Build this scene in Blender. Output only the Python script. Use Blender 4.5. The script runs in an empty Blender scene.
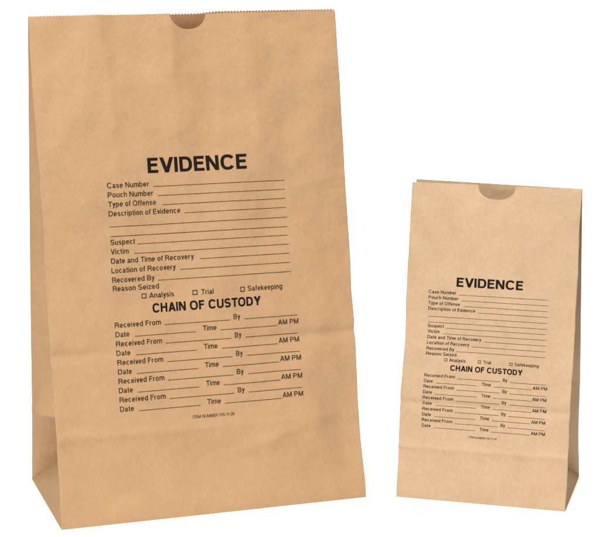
import bpy, bmesh, math
from mathutils import Vector, noise
R = math.radians
scn = bpy.context.scene
col = scn.collection

# ------------------------------------------------------------------ camera
cam = bpy.data.cameras.new("camera")
cam.sensor_width = 36.0
cam.lens = 1798.67 / 600.0 * 36.0
cam.clip_start = 0.05
cam.clip_end = 60.0
cam_ob = bpy.data.objects.new("camera", cam)
col.objects.link(cam_ob)
cam_ob.location = (0, -1.4975, 0.5786)
cam_ob.rotation_euler = (math.pi / 2 - 0.2013, 0, 0)
scn.camera = cam_ob

# ------------------------------------------------------------------ light (white studio sweep)
world = bpy.data.worlds.new("World")
scn.world = world
world.use_nodes = True
bg = world.node_tree.nodes['Background']
bg.inputs[0].default_value = (1.0, 0.87, 0.66, 1)
bg.inputs[1].default_value = 0.12
scn.view_settings.view_transform = 'Standard'
scn.view_settings.look = 'None'
scn.view_settings.exposure = 0.0
scn.view_settings.gamma = 1.0


def area(name, loc, target, sx, sy, power, colr):
    l = bpy.data.lights.new(name, 'AREA')
    l.shape = 'RECTANGLE'
    l.size = sx
    l.size_y = sy
    l.energy = power
    l.color = colr
    o = bpy.data.objects.new(name, l)
    col.objects.link(o)
    o.location = loc
    o.rotation_euler = (Vector(target) - Vector(loc)).to_track_quat('-Z', 'Y').to_euler()


area('key_softbox', (-0.36, -1.50, 1.62), (0.0, 0.2, 0.2), 0.4, 0.4, 94, (1.0, 0.995, 0.985))
area('top_softbox', (0.10, 0.44, 2.2), (0.05, 0.25, 0.0), 3.2, 1.4, 80, (1.0, 0.88, 0.70))
area('backdrop_light', (0.0, 1.3, 2.7), (0.0, 3.2, 0.4), 2.6, 0.6, 90, (1.0, 1.0, 1.0))


# ------------------------------------------------------------------ materials
def nodes_of(name):
    m = bpy.data.materials.new(name)
    m.use_nodes = True
    nt = m.node_tree
    return m, nt, nt.nodes['Principled BSDF']


def paper(name, base, seed):
    m, nt, b = nodes_of(name)
    N, L = nt.nodes, nt.links
    tc = N.new('ShaderNodeTexCoord')
    mp = N.new('ShaderNodeMapping')
    mp.inputs['Location'].default_value = (seed, seed * 1.7, 0)
    L.new(tc.outputs['Object'], mp.inputs['Vector'])

    def nz(scale, detail, rough=0.55, vec=None, dist=0.0):
        n = N.new('ShaderNodeTexNoise')
        n.inputs['Scale'].default_value = scale
        n.inputs['Detail'].default_value = detail
        n.inputs['Roughness'].default_value = rough
        n.inputs['Distortion'].default_value = dist
        L.new(vec or mp.outputs['Vector'], n.inputs['Vector'])
        return n.outputs['Fac']
    mottle = nz(300, 4, 0.62)          # pulp mottling
    cloud = nz(26, 4, 0.6)             # slow unevenness of the sheet
    mp2 = N.new('ShaderNodeMapping')   # fibres lie along the machine direction
    mp2.inputs['Scale'].default_value = (1.0, 1.0, 0.18)
    L.new(mp.outputs['Vector'], mp2.inputs['Vector'])
    fibre = nz(900, 3, 0.7, mp2.outputs['Vector'], 0.6)

    def mul(a, k, off):
        x = N.new('ShaderNodeMath')
        x.operation = 'MULTIPLY_ADD'
        L.new(a, x.inputs[0])
        x.inputs[1].default_value = k
        x.inputs[2].default_value = off
        return x.outputs[0]

    def mulf(a, b_):
        x = N.new('ShaderNodeMath')
        x.operation = 'MULTIPLY'
        L.new(a, x.inputs[0])
        L.new(b_, x.inputs[1])
        return x.outputs[0]
    v = mulf(mulf(mul(mottle, 0.24, 0.88), mul(cloud, 0.20, 0.90)), mul(fibre, 0.26, 0.87))
    mix = N.new('ShaderNodeVectorMath')
    mix.operation = 'SCALE'
    mix.inputs[0].default_value = base
    L.new(v, mix.inputs['Scale'])
    # sparse darker fibres
    sp = N.new('ShaderNodeValToRGB')
    sp.color_ramp.elements[0].position = 0.70
    sp.color_ramp.elements[0].color = (1, 1, 1, 1)
    sp.color_ramp.elements[1].position = 0.80
    sp.color_ramp.elements[1].color = (0.90, 0.88, 0.85, 1)
    L.new(nz(260, 2, 0.5, mp2.outputs['Vector'], 1.2), sp.inputs['Fac'])
    mm = N.new('ShaderNodeMix')
    mm.data_type = 'RGBA'
    mm.blend_type = 'MULTIPLY'
    mm.inputs['Factor'].default_value = 1.0
    L.new(mix.outputs['Vector'], mm.inputs['A'])
    L.new(sp.outputs['Color'], mm.inputs['B'])
    L.new(mm.outputs['Result'], b.inputs['Base Color'])
    b.inputs['Roughness'].default_value = 0.62
    b.inputs['Specular IOR Level'].default_value = 0.10
    bp = N.new('ShaderNodeBump')
    bp.inputs['Strength'].default_value = 0.35
    bp.inputs['Distance'].default_value = 0.0004
    L.new(mottle, bp.inputs['Height'])
    bp2 = N.new('ShaderNodeBump')
    bp2.inputs['Strength'].default_value = 0.45
    bp2.inputs['Distance'].default_value = 0.004
    L.new(nz(38, 3, 0.5), bp2.inputs['Height'])
    L.new(bp.outputs['Normal'], bp2.inputs['Normal'])
    L.new(bp2.outputs['Normal'], b.inputs['Normal'])
    tl = N.new('ShaderNodeBsdfTranslucent')      # a little light comes through the thin sheet
    gm = N.new('ShaderNodeGamma')                # transmitted light is a deeper orange
    gm.inputs['Gamma'].default_value = 1.7
    L.new(mm.outputs['Result'], gm.inputs['Color'])
    L.new(gm.outputs['Color'], tl.inputs['Color'])
    ms = N.new('ShaderNodeMixShader')
    ms.inputs['Fac'].default_value = 0.24
    L.new(b.outputs['BSDF'], ms.inputs[1])
    L.new(tl.outputs['BSDF'], ms.inputs[2])
    L.new(ms.outputs['Shader'], N['Material Output'].inputs['Surface'])
    return m


def ink(name, c0, c1):
    m, nt, b = nodes_of(name)
    N, L = nt.nodes, nt.links
    tc = N.new('ShaderNodeTexCoord')
    n = N.new('ShaderNodeTexNoise')
    n.inputs['Scale'].default_value = 700
    n.inputs['Detail'].default_value = 3
    L.new(tc.outputs['Object'], n.inputs['Vector'])
    r = N.new('ShaderNodeValToRGB')
    r.color_ramp.elements[0].position = 0.4
    r.color_ramp.elements[0].color = c0
    r.color_ramp.elements[1].position = 0.72
    r.color_ramp.elements[1].color = c1
    L.new(n.outputs['Fac'], r.inputs['Fac'])
    L.new(r.outputs['Color'], b.inputs['Base Color'])
    b.inputs['Roughness'].default_value = 0.7
    b.inputs['Specular IOR Level'].default_value = 0.06
    return m


PAPER_A = paper('kraft_paper', (0.356, 0.224, 0.121), 3.1)
PAPER_B = paper('pale_kraft_paper', (0.405, 0.286, 0.181), 9.4)
INK = ink('black_ink', (0.004, 0.003, 0.003, 1), (0.012, 0.008, 0.006, 1))
INK_FINE = ink('fine_black_ink', (0.012, 0.008, 0.005, 1), (0.075, 0.045, 0.022, 1))
INK_RULE = ink('rule_ink', (0.022, 0.012, 0.005, 1), (0.12, 0.065, 0.028, 1))

mw, nt, b = nodes_of('white_sweep_paper')
nn = nt.nodes.new('ShaderNodeTexNoise')
nn.inputs['Scale'].default_value = 60
rr = nt.nodes.new('ShaderNodeValToRGB')
rr.color_ramp.elements[0].color = (0.88, 0.88, 0.88, 1)
rr.color_ramp.elements[1].color = (0.92, 0.92, 0.92, 1)
nt.links.new(nn.outputs['Fac'], rr.inputs['Fac'])
nt.links.new(rr.outputs['Color'], b.inputs['Base Color'])
b.inputs['Roughness'].default_value = 0.8
b.inputs['Specular IOR Level'].default_value = 0.1
SWEEP = mw


# ------------------------------------------------------------------ mesh helpers
def link(name, bm, mat, parent=None, smooth=True):
    me = bpy.data.meshes.new(name)
    bm.to_mesh(me)
    bm.free()
    me.materials.append(mat)
    if smooth:
        for p in me.polygons:
            p.use_smooth = True
    o = bpy.data.objects.new(name, me)
    col.objects.link(o)
    o.parent = parent
    return o


def grid(bm, rows):
    vr = [[bm.verts.new(p) for p in r] for r in rows]
    for a, b_ in zip(vr[:-1], vr[1:]):
        for i in range(len(a) - 1):
            bm.faces.new((a[i], a[i + 1], b_[i + 1], b_[i]))
    return vr


# ------------------------------------------------------------------ white sweep: floor and backdrop in one curved sheet
bm = bmesh.new()
prof = [(-0.35, 0.0), (0.0, 0.0), (1.6, 0.0)]
for k in range(1, 25):
    a = k / 24 * math.pi / 2
    prof.append((1.6 + 1.6 * math.sin(a), 1.6 - 1.6 * math.cos(a)))
prof.append((3.2, 4.0))
grid(bm, [[(x, y, z) for x in (-1.5, 0.0, 1.5)] for (y, z) in prof])
sw = link('floor', bm, SWEEP)
sw['kind'] = 'structure'


# ------------------------------------------------------------------ stroke lettering (grotesque capitals and lower case)
def arc(cx, cy, rx, ry, a0, a1, n=14, e=2.45):
    out = []
    for i in range(n + 1):
        a = R(a0 + (a1 - a0) * i / n)
        c, s = math.cos(a), math.sin(a)
        out.append((cx + rx * math.copysign(abs(c) ** (2 / e), c), cy + ry * math.copysign(abs(s) ** (2 / e), s)))
    return out


def glyph(ch, w):
    """returns (list of strokes, list of polygons, width); cap height 1"""
    h = w / 2
    x = 0.735                                   # x-height
    S, P = [], []

    def st(*p):
        S.append(list(p))

    def para(x0, y0, x1, y1, k):
        P.append([(x0 - k, y0), (x0 + k, y0), (x1 + k, y1), (x1 - k, y1)])
    k = h * 1.12
    if ch in 'EF':
        W = .61 if ch == 'E' else .57
        st((h, 0), (h, 1)); st((w, 1 - h), (W, 1 - h)); st((w, .53), (W - .05, .53))
        if ch == 'E': st((w, h), (W, h))
    elif ch == 'L': W = .54; st((h, 0), (h, 1)); st((w, h), (W, h))
    elif ch == 'H': W = .73; st((h, 0), (h, 1)); st((W - h, 0), (W - h, 1)); st((w, .53), (W - w, .53))
    elif ch == 'I': W = w; st((h, 0), (h, 1))
    elif ch == 'T': W = .70; st((0, 1 - h), (W, 1 - h)); st((W / 2, 0), (W / 2, 1 - w))
    elif ch == 'V': W = .80; para(k, 1, W / 2, 0, k); para(W - k, 1, W / 2, 0, k)
    elif ch == 'A': W = .82; para(k, 0, W / 2, 1, k); para(W - k, 0, W / 2, 1, k); st((.2, .30), (W - .2, .30))
    elif ch == 'Y': W = .80; para(k * 1.15, 1, W / 2, .40, k * 1.15); para(W - k * 1.15, 1, W / 2, .40, k * 1.15); st((W / 2, 0), (W / 2, .44))
    elif ch == 'N': W = .74; st((h, 0), (h, 1)); st((W - h, 0), (W - h, 1)); P.append([(0, 1), (w * 1.15, 1), (W, 0), (W - w * 1.15, 0)])
    elif ch == 'M':
        W = .86; st((h, 0), (h, 1)); st((W - h, 0), (W - h, 1))
        P.append([(0, 1), (w * 1.2, 1), (W / 2 + h, 0), (W / 2 - h, 0)]); P.append([(W, 1), (W - w * 1.2, 1), (W / 2 - h, 0), (W / 2 + h, 0)])
    elif ch == 'D':
        W = .74; S.append([(h, h), (h, 1 - h), (W * .45, 1 - h)] + arc(W * .45, .5, W * .55 - h, .5 - h, 90, -90) + [(W * .45, h), (h * .2, h)])
    elif ch == 'O': W = .84; S.append(arc(W / 2, .5, W / 2 - h, .515 - h, 0, 360, 34))
    elif ch == 'C': W = .79; S.append(arc(W / 2 + .01, .5, W / 2 + .01 - h, .515 - h, 33, 327, 30))
    elif ch == 'U': W = .73; S.append([(h, 1)] + arc(W / 2, .37, W / 2 - h, .385 - h, 180, 360, 18) + [(W - h, 1)])
    elif ch == 'S':
        W = .70; ry = (1.03 - w) / 4
        S.append(arc(W / 2, 1.015 - h - ry, W / 2 - h, ry, 22, 262, 18, 2.1)[:-1] + arc(W / 2, -.015 + h + ry, W / 2 - h, ry, 82, -158, 18, 2.1))
    elif ch in 'PRB':
        W = .69 if ch != 'R' else .73
        st((h, 0), (h, 1))
        yb = .50 if ch != 'P' else .46
        r = (1 - yb) / 2 - h / 2
        S.append([(w, 1 - h), (W * .52, 1 - h)] + arc(W * .52, 1 - h - r, W * .46 - h, r, 90, -90, 12) + [(w, 1 - h - 2 * r)])
        y2 = 1 - h - 2 * r
        if ch == 'B':
            r2 = (y2 - h) / 2
            S.append([(W * .52, y2)] + arc(W * .52, h + r2, W * .48 - h, r2, 90, -90, 12) + [(w, h)])
        if ch == 'R': S.append([(W * .50, y2), (W * .72, y2 - .06), (W * .84, y2 - .17), (W * .88, .1), (W * .93, 0)])
    elif ch == 'o': W = .57; S.append(arc(W / 2, x / 2, W / 2 - h, x / 2 - h + .01, 0, 360, 26))
    elif ch == 'c': W = .52; S.append(arc(W / 2 + .01, x / 2, W / 2 + .01 - h, x / 2 - h + .01, 40, 320, 22))
    elif ch == 'e': W = .56; S.append([(h, x * .5), (W - h, x * .5)] + arc(W / 2, x / 2, W / 2 - h, x / 2 - h + .01, 8, 318, 26))
    elif ch in 'bpdgq':
        W = .57
        S.append(arc(W / 2, x / 2, W / 2 - h, x / 2 - h + .01, 0, 360, 26))
        if ch == 'b': st((h, 0), (h, 1))
        if ch == 'p': st((h, -.29), (h, x))
        if ch == 'd': st((W - h, 0), (W - h, 1))
        if ch == 'g': S.append([(W - h, x), (W - h, -.06)] + arc(W / 2, -.09, W / 2 - h, .2 - h, 0, -150, 12))
    elif ch == 'a':
        W = .55
        S.append(arc(W / 2 - .02, x - .20, W / 2 - .02 - h, .20 - h, 165, 0, 10) + [(W - h - .03, .12), (W - .01, .03)])
        S.append([(W - h - .03, x * .56), (.26, x * .50)] + arc(.22, x * .25 + .01, .22 - h, x * .25 - h + .02, 90, 290, 12) + [(.36, .07), (W - h - .04, .20)])
    elif ch == 's':
        W = .50; ry = (x + .02 - w) / 4
        S.append(arc(W / 2, x + .01 - h - ry, W / 2 - h, ry, 22, 262, 12, 2.1)[:-1] + arc(W / 2, -.01 + h + ry, W / 2 - h, ry, 82, -158, 12, 2.1))
    elif ch in 'nhmr':
        top = 1 if ch == 'h' else x
        st((h, 0), (h, top))
        W = .54
        if ch == 'r':
            W = .34; S.append(arc(W, x - .24, W - h, .24 - h, 180, 95, 8))
        elif ch == 'm':
            W = .84
            S.append(arc(.27, x - .22, .27 - h, .22 - h + .01, 165, 0, 10) + [(.54 - w, 0)][:0] + [(.54 - h, 0)])
            S.append(arc(.27 + .42 - h, x - .22, .27 - h, .22 - h + .01, 165, 0, 10) + [(W + .12 - w, 0)])
            W = .96 - h - .02
        else:
            S.append(arc(W / 2, x - .24, W / 2 - h, .24 - h + .01, 168, 0, 12) + [(W - h, 0)])
    elif ch == 'u': W = .54; S.append([(h, x)] + arc(W / 2, .24, W / 2 - h, .24 - h + .01, 180, 348, 12)); st((W - h, 0), (W - h, x))
    elif ch == 'i': W = w; st((h, 0), (h, x)); st((h, .87), (h, 1))
    elif ch == 'l': W = w; st((h, 0), (h, 1))
    elif ch == 't': W = .29; S.append([(.14, .93), (.14, .12), (.17, h), (W, h)]); st((0, x - h * .8), (W, x - h * .8))
    elif ch == 'f': W = .29; S.append([(.14, 0), (.14, .86), (.18, 1 - h), (W + .02, 1 - h)]); st((0, x - h * .8), (W, x - h * .8))
    elif ch == 'v': W = .52; para(k, x, W / 2, 0, k); para(W - k, x, W / 2, 0, k)
    elif ch == 'y': W = .52; para(k, x, W / 2, 0, k); para(W - k, x, W / 2 - .075, -.2, k); S.append([(W / 2 - .04, -.14), (W / 2 - .10, -.28 + h), (.04, -.29 + h)])
    elif ch == 'z': W = .48; st((0, x - h), (W, x - h)); st((0, h), (W, h)); para(h + .01, w, W - h - .01, x - w, k)
    elif ch == 'k': W = .52; st((h, 0), (h, 1)); para(w, .27, W - k, x, k); para(.24, .40, W - k, 0, k)
    elif ch == '-': W = .32; st((0, .38), (W, .38))
    elif ch == '1': W = .40; st((.28, 0), (.28, 1)); st((.06, .74), (.16, .78), (.26, .94))
    elif ch == '7': W = .56; st((0, 1 - h), (W, 1 - h)); para(.20, 0, W - k, 1 - w, k)
    elif ch == '2': W = .58; S.append(arc(.29, .71, .29 - h, .30 - h, 170, -28, 14) + [(h + .03, w)]); st((0, h), (W, h))
    elif ch == '5': W = .58; S.append([(W - .06, 1 - h), (.11, 1 - h), (.08, .50)] + arc(.28, .32, .30 - h, .33 - h, 125, -160, 16))
    elif ch == '6': W = .58; S.append(arc(.29, .32, .29 - h, .33 - h, 0, 360, 22)); S.append(arc(.33, .5, .33 - h, .51 - h, 185, 62, 12))
    else:
        W = .30
    return S, P, W


def strip(pts, hw):
    """stroked polyline -> list of quads with mitred joints"""
    closed = math.dist(pts[0], pts[-1]) < 1e-6
    n = len(pts)
    L_, R_ = [], []
    for i in range(n):
        if closed:
            a = pts[i - 1] if i > 0 else pts[n - 2]
            c = pts[i + 1] if i < n - 1 else pts[1]
        else:
            a = pts[i - 1] if i > 0 else None
            c = pts[i + 1] if i < n - 1 else None
        p = pts[i]

        def nrm(u, v):
            d = (v[0] - u[0], v[1] - u[1])
            l = math.hypot(*d) or 1e-9
            return (-d[1] / l, d[0] / l)
        if a is None: m = nrm(p, c); k = 1
        elif c is None: m = nrm(a, p); k = 1
        else:
            n1, n2 = nrm(a, p), nrm(p, c)
            mx, my = n1[0] + n2[0], n1[1] + n2[1]
            l = math.hypot(mx, my) or 1e-9
            m = (mx / l, my / l)
            k = min(1.6, 1 / max(.3, m[0] * n1[0] + m[1] * n1[1]))
        L_.append((p[0] + m[0] * hw * k, p[1] + m[1] * hw * k))
        R_.append((p[0] - m[0] * hw * k, p[1] - m[1] * hw * k))
    return [[L_[i], R_[i], R_[i + 1], L_[i + 1]] for i in range(n - 1)]


def split_quad(qd, step):
    (a, b_, c, d) = qd                      # a-b end, c-d end; long direction a->d
    n = max(1, math.ceil(max(math.dist(a, d), math.dist(b_, c)) / step))
    m = max(1, math.ceil(max(math.dist(a, b_), math.dist(d, c)) / step))
    lp = lambda p, q_, t: (p[0] + (q_[0] - p[0]) * t, p[1] + (q_[1] - p[1]) * t)
    out = []
    for i in range(n):
        t0, t1 = i / n, (i + 1) / n
        A0, B0, A1, B1 = lp(a, d, t0), lp(b_, c, t0), lp(a, d, t1), lp(b_, c, t1)
        for j in range(m):
            s0, s1 = j / m, (j + 1) / m
            out.append([lp(A0, B0, s0), lp(A0, B0, s1), lp(A1, B1, s1), lp(A1, B1, s0)])
    return out


class Ink:
    """collects flat shapes in form inches and lays them on the front panel"""

    def __init__(self, to_panel):
        self.bm = bmesh.new()
        self.f = to_panel
        self.lay = 0

    def quads(self, qs):
        self.lay = (self.lay + 1) % 7
        off = 0.00016 + self.lay * 0.000006
        for qd in qs:
            for s in split_quad(qd, 0.11):
                vs = [self.bm.verts.new(self.f(p[0], p[1], off)) for p in s]
                try:
                    self.bm.faces.new(vs)
                except ValueError:
                    pass

    def text(self, body, x0, y0, width, cap, w, track=0.0):
        gl = []
        cur = 0.0
        gap = .09 if w < .16 else .10
        for ch in body:
            if ch == ' ':
                cur += .33
                continue
            S, P, W = glyph(ch, w)
            g = gap
            if ch in 'VAYTvy': g = gap * .45
            gl.append((cur, S, P))
            cur += W + g + track
        tot = cur - gap - track
        sx = width / tot
        for (cx, S, P) in gl:
            T = lambda p: (x0 + (cx + p[0]) * sx, y0 + p[1] * cap)
            for s in S:
                self.quads([[T(p) for p in qd] for qd in strip(s, w / 2)])
            for p_ in P:
                self.quads([[T(p) for p in p_]])

    def rule(self, xa, xb, y, th=0.021):
        self.quads([[(xa, y + th / 2), (xa, y - th / 2), (xb, y - th / 2), (xb, y + th / 2)]])

    def box(self, x, y, s=0.19, th=0.034):
        p = [(x + th / 2, y + th / 2), (x + s - th / 2, y + th / 2), (x + s - th / 2, y + s - th / 2), (x + th / 2, y + s - th / 2), (x + th / 2, y + th / 2)]
        self.quads(strip(p, th / 2))


# ------------------------------------------------------------------ the bags
def sm(t):
    t = max(0.0, min(1.0, t))
    return t * t * (3 - 2 * t)


def kink(d, wd):
    return math.exp(-(math.sqrt(d * d + .02 * wd) - math.sqrt(.02 * wd)) / wd)


def soft(d, wd):
    return math.exp(-(math.sqrt(d * d + .03 * wd) - .173 * math.sqrt(wd)) / wd)


def gau(x, y, cx, cy, rx, ry):
    return math.exp(-(((x - cx) / rx) ** 2 + ((y - cy) / ry) ** 2))


def noise2(x, y, s, seed):
    return noise.noise(Vector((x / s + seed, y / s - seed * .7, seed * .31)))


def relief_large(u, s):
    """mm; positive pushes the paper out towards the viewer. u, s in form inches"""
    d = 0.0
    d += 2.1 * kink(s - 3.3 - .06 * noise2(u, 0, 2, 4), .16) * (0.45 + .55 * sm((2.5 - u) / 6))
    d -= 3.0 * kink(s - 6.47 - .05 * noise2(u, 0, 2, 9) - .012 * u, .17) * (0.30 + .70 * sm((abs(u + .5) - 1.5) / 4))
    d += 4.0 * soft(u + 2.95 + .06 * (s - 12) + .15 * noise2(s, 0, 2.5, 3), .55) * sm((s - 8) / 9)
    d += 4.0 * soft(u + .62 - .02 * (s - 17) + .12 * noise2(s, 5, 1.8, 3), .50) * sm((s - 11.5) / 7)
    d -= 7.0 * gau(u, s, .75, 17.0, 1.2, 4.6)
    d += 4.4 * soft(u - 2.45 + .05 * (s - 16) + .25 * noise2(s, 9, 2.2, 3), .9) * sm((s - 10.5) / 8)
    d += 2.4 * gau(u, s, -4.6, 13.5, 1.2, 4.0)
    d -= 7.5 * gau(u, s, 5.45, 2.9, .85, 1.5)
    d -= 3.6 * gau(u, s, .4, 2.2, 1.6, .7)
    d += 2.2 * kink((s - 2.7) - .30 * (u - 2.6), .24) * gau(u, s, 2.3, 2.6, 1.9, 1.2)
    d += 5.0 * noise2(u, s * .45, 2.6, 1.7) + 2.0 * noise2(u, s * .7, 1.1, 6.1) + .42 * noise2(u, s, .5, 2.2)
    d += 1.4 * kink(s - 11.2 - .25 * u, .25) * gau(u, s, 4.6, 12.2, 1.4, 2)
    d += 1.0 * kink((s - 9.2) + .45 * (u + 4.6), .2) * gau(u, s, -4.9, 9.2, 1.0, 1.6)
    return d * sm(s / 1.2)


def relief_small(u, s):
    d = 0.0
    d += 1.8 * kink(s - 3.65 - .05 * noise2(u, 0, 2, 4), .20)
    d -= 2.2 * kink(s - 6.85 - .05 * noise2(u, 0, 2, 7), .20)
    d += 2.0 * gau(u, s, 3.4, 15, 1.5, 6)
    d -= 2.4 * gau(u, s, 0.2, 20, 1.2, 3)
    d += 3.6 * noise2(u, s * .4, 3.2, 11.3) + 1.3 * noise2(u, s * .7, 1.2, 3.3) + .18 * noise2(u, s, .5, 8.2)
    return d * sm(s / 1.5)


def make_bag(label, group, loc, ang, W, D, H, t, paper_mat, relief, notch, tooth, gap, back_rise, form, fold, bow, dent, edge_w, edge_s, belly):
    root = bpy.data.objects.new('paper_bag', None)
    root.empty_display_size = .05
    col.objects.link(root)
    root.location = loc
    root.rotation_euler = (0, 0, ang)
    root['label'] = label
    root['category'] = 'paper bag'
    root['group'] = group
    unit = W / 12.0                       # one "form inch"
    Ls = math.hypot(t, H)
    Sin = Ls / unit
    nrm = Vector((0, -H / Ls, t / Ls))
    rad = 0.0011

    def P(u, v, off=0.0):
        """front panel: u in metres from the centre, v 0..1 up the slant"""
        e = abs(u) - (W / 2 - rad)
        x = u
        back = 0.0
        if e > 0:
            th = min(1.0, e / rad) * math.pi / 2
            x = math.copysign(W / 2 - rad + rad * math.sin(th), u)
            back = rad * (1 - math.cos(th))
        x += (u / (W / 2)) * edge_w * (noise.noise(Vector((v * 5.0, math.copysign(3.0, u), edge_s))) + .4 * noise.noise(Vector((v * 17.0, math.copysign(7.0, u), edge_s)))) * sm(v * 8) * sm((1.01 - v) * 10)
        p = Vector((x, t * v + back, H * v))
        return p + nrm * (relief(u / unit, v * Sin) * 0.001 + off)

    tp, ta = tooth                         # pitch and height of the pinked edge, metres

    def teeth(u, ph=0.0):
        k = ((u / tp + ph) % 1.0)
        return ta * abs(2 * k - 1)

    n0, n1, nd, npow = notch

    def top_cut(u):
        c = teeth(u)
        m, hw = (n0 + n1) / 2 * unit, (n1 - n0) / 2 * unit
        r = (u - m) / hw
        if abs(r) < 1:
            c = max(c, nd * unit * (1 - abs(r) ** npow) ** (1 / npow))
        return c

    # columns: uniform at a quarter of a tooth, plus dense ones at the edges and the notch ends
    us = set()
    N = int(W / (tp / 4))
    for i in range(N + 1):
        us.add(round(-W / 2 + rad + (W - 2 * rad) * i / N, 6))
    for i in range(7):
        us.add(round(-W / 2 + rad * i / 6, 6))
        us.add(round(W / 2 - rad * i / 6, 6))
    m, hw = (n0 + n1) / 2 * unit, (n1 - n0) / 2 * unit
    for i in range(41):
        us.add(round(m - hw * math.cos(math.pi * i / 40), 6))
    us = sorted(us)
    flt = [us[0]]
    for u in us[1:]:
        if u - flt[-1] > 4e-5:
            flt.append(u)
    us = flt
    nv = 190
    v0 = .955 - nd * unit / Ls
    rows = []
    for j in range(nv + 1):
        v = j / nv
        row = []
        for u in us:
            vv = v
            if v > v0:
                vt = 1 - top_cut(u) / Ls
                vv = v0 + (v - v0) / (1 - v0) * (vt - v0)
            row.append(P(u, vv))
        rows.append(row)
    bm = bmesh.new()
    grid(bm, rows)
    front = link('front_panel', bm, paper_mat, root)

    # back panel, leaning forward to meet the front at the mouth
    def B(u, v, off=0.0):
        g = gap(u / (W / 2)) + belly * math.exp(-((v - .93) / .042) ** 2) * (1 - (u / (W / 2)) ** 2)
        y = D * (1 - v) + (t + g) * v - bow * math.exp(-((v * Sin - fold) / 3.2) ** 2)
        xx = u * (1 - bow * .10 / W * math.exp(-((v * Sin - fold) / 2.6) ** 2))
        wob = 1.2 * noise2(u / unit, v * Sin * .4, 3.0, 21.7) * sm(v * 6) * sm((W / 2 - abs(u)) / (.12 * W)) * sm((1.02 - v) * 8)
        return Vector((xx, y + (wob * .001 + off), (H + back_rise(u / (W / 2))) * v))
    rows = []
    bu = [-W / 2 + W * i / N for i in range(N + 1)]
    for j in range(121):
        v = j / 120
        rows.append([B(u, v if v < .97 else .97 + (v - .97) / .03 * (.03 - teeth(u, .37) / Ls)) for u in bu])
    bm = bmesh.new()
    grid(bm, rows)
    link('back_panel', bm, paper_mat, root)

    # bottom panel, just off the floor
    bm = bmesh.new()
    grid(bm, [[(-W / 2 + .0006 + (W - .0012) * i / 8, .0006 + (D - .0012) * j / 6, .0007) for i in range(9)] for j in range(7)])
    link('bottom_panel', bm, paper_mat, root)

    # side gussets: bottom triangle, then two halves pleated inwards up to the mouth
    zf = fold * unit
    vf = zf / H
    for sgn in (-1, 1):
        FB, BB = P(sgn * W / 2, 0), B(sgn * W / 2, 0)

        def crease(v):
            F, K = P(sgn * W / 2, v), B(sgn * W / 2, v)
            half = (K - F).length / 2
            full = D / 2
            i = math.sqrt(max(0.0, full ** 2 - min(half, full) ** 2))
            ease = 1 - .42 * math.exp(-((v - vf * 2.15) / (vf * .62)) ** 2)
            c = (F + K) / 2
            return Vector((sgn * (W / 2 - i * ease), c.y, c.z))
        apex = crease(vf)
        bm = bmesh.new()

        def wob(p, k, seed):
            return p + Vector((sgn * .001 * k * noise2(p.y / unit, p.z / unit, 1.6, seed), 0, 0))
        rowsA, rowsT, rowsB = [], [], []
        nlo = 24
        for j in range(nlo + 1):
            a = j / nlo
            F, K = P(sgn * W / 2, vf * a), B(sgn * W / 2, vf * a)
            dip = Vector((-sgn * dent * .6 * math.sin(math.pi * a), 0, 0))
            c1, c2 = FB.lerp(apex, a) + dip, BB.lerp(apex, a) + dip
            rowsA.append([F.lerp(c1, i / 8) for i in range(9)])
            rowsT.append([c1.lerp(c2, i / 8) - dip * .8 * math.sin(math.pi * i / 8) for i in range(9)])
            rowsB.append([c2.lerp(K, i / 8) + Vector((sgn * dent * a * math.sin(math.pi * i / 8), 0, 0)) for i in range(9)])
        for rws in (rowsA, rowsT, rowsB):
            grid(bm, rws)
        rA, rB = [], []
        nh = 90
        for j in range(nh + 1):
            v = vf + (1 - vf) * j / nh
            vt = v - (.004 if j == nh else 0)
            F, K, c = P(sgn * W / 2, vt), B(sgn * W / 2, vt), crease(vt)
            sag = 1.0 * sm((v - vf) * 5) * sm((1 - v) * 6)
            rA.append([wob(F.lerp(c, i / 10), sag * math.sin(math.pi * i / 10), 5.5) for i in range(11)])
            bulge = sag * 1.6
            over = dent * math.exp(-(v - vf) / (vf * .55))
            rB.append([wob(c.lerp(K, i / 10), bulge * math.sin(math.pi * i / 10), 7.5)
                       + Vector((sgn * over * math.sin(math.pi * i / 10), 0, 0)) + Vector((-sgn * .0016 * kink(v * Sin - 2 * fold, .25) * math.sin(math.pi * i / 10), 0, 0)) for i in range(11)])
        grid(bm, rA)
        grid(bm, rB)
        bmesh.ops.remove_doubles(bm, verts=bm.verts, dist=2e-5)
        g = link('side_gusset', bm, paper_mat, root, smooth=False)

    # ---- printing
    fx, fy, ox, oy = form

    def to_panel(x, y, off):
        return P((x * fx + ox) * unit, (y * fy + oy) / Sin, off)
    th = 0.024

    def new():
        return Ink(to_panel)
    k = new(); k.text('EVIDENCE', -1.89, 13.015, 3.89, .57, .195); link('printed_heading', k.bm, INK, front, False)
    k = new(); k.text('CHAIN OF CUSTODY', -2.01, 7.77, 4.23, .345, .20); link('printed_heading', k.bm, INK, front, False)
    T, L_ = new(), new()
    cap, w = .198, .165
    rows_ = [('Case Number', 12.52, -1.875, -1.71), ('Pouch Number', 12.17, -1.73, -1.56), ('Type of Offense', 11.82, -1.635, -1.41),
             ('Description of Evidence', 11.47, -.72, -.565), ('', 11.09, 0, -3.49), ('', 10.73, 0, -3.49),
             ('Suspect', 10.40, -2.55, -2.44), ('Victim', 10.05, -2.80, -2.58), ('Date and Time of Recovery', 9.70, -.295, -.08),
             ('Location of Recovery', 9.345, -1.0, -.82), ('Recovered By', 8.99, -1.86, -1.71)]
    for s, y, xe, xl in rows_:
        if s:
            T.text(s, -3.5, y, xe + 3.5, cap, w)
        L_.rule(xl, 3.5, y - .015, th)
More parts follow.
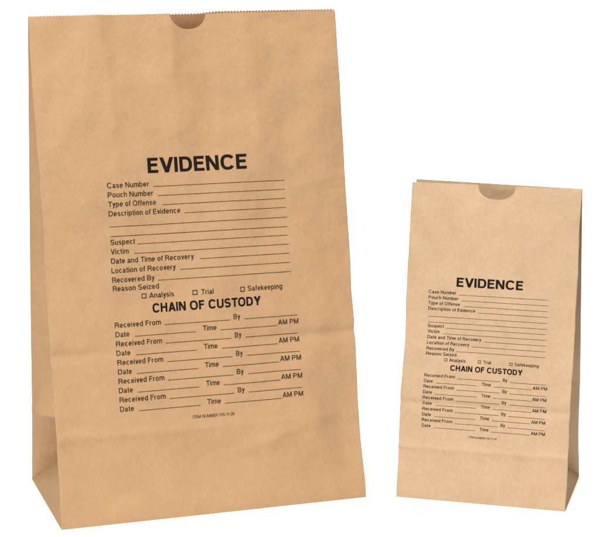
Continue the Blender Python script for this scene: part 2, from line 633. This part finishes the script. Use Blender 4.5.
    T.text('Reason Seized', -3.5, 8.665, 1.80, cap, w)
    T.text('Analysis', -2.11, 8.33, .98, cap, w)
    T.text('Trial', -.10, 8.33, .46, cap, w)
    T.text('Safekeeping', 1.74, 8.34, 1.40, cap, w)
    for r in range(5):
        y = 7.30 - .70 * r
        T.text('Received From', -3.51, y, 1.79, cap, w)
        L_.rule(-1.58, .95, y - .015, th)
        T.text('By', 1.09, y, .26, cap, w)
        L_.rule(1.52, 3.665, y - .015, th)
        y -= .35
        T.text('Date', -3.51, y, .53, cap, w)
        L_.rule(-2.78, -.39, y - .015, th)
        T.text('Time', -.12, y, .53, cap, w)
        L_.rule(.56, 2.83, y - .015, th)
        T.text('AM PM', 2.87, y + .01, .83, cap, w)
    link('printed_form_text', T.bm, INK_FINE, front, False)
    link('ruled_lines', L_.bm, INK_RULE, front, False)
    for x in (-2.40, -.42, 1.435):
        k = new(); k.box(x, 8.325); link('checkbox', k.bm, INK_FINE, front, False)
    k = new(); k.text('ITEM NUMBER 175-11-26', -.72, 3.655, 1.63, .115, .15); link('item_number', k.bm, INK_FINE, front, False)
    return root


GROUP = 'brown kraft paper evidence bags standing side by side'
make_bag('tall tan kraft paper evidence bag, the larger of the two, with zigzag cut top edge', GROUP,
         (-.0791, .1569, 0), .3188, .305, .1606, .4735, .0997, PAPER_A, relief_large,
         (-.68, .82, .62, 2.05), (.0031, .0016),
         lambda r: .0020 + .0120 * (1 - r * r), lambda r: -.0006 - .0007 * (1 - r * r) + .0018 * sm((r - .08) * 6),
         (1.0, 1.0, 0.0, 0.0), 3.15, .003, .019, .0014, 2.3, .019)
make_bag('small paler kraft paper evidence bag, about two thirds the height of its taller neighbour', GROUP,
         (.1758, .1833, 0), -.271, .1675, .1147, .3069, .0585, PAPER_B, relief_small,
         (-1.21, 1.41, 1.0, 2.2), (.0016, .0003),
         lambda r: .0015 + .0195 * ((1 - r) / 2) ** 1.2, lambda r: 0.0,
         (1.21, 1.1303, -.14, .442), 3.9, .008, .005, .0012, 6.1, .003)
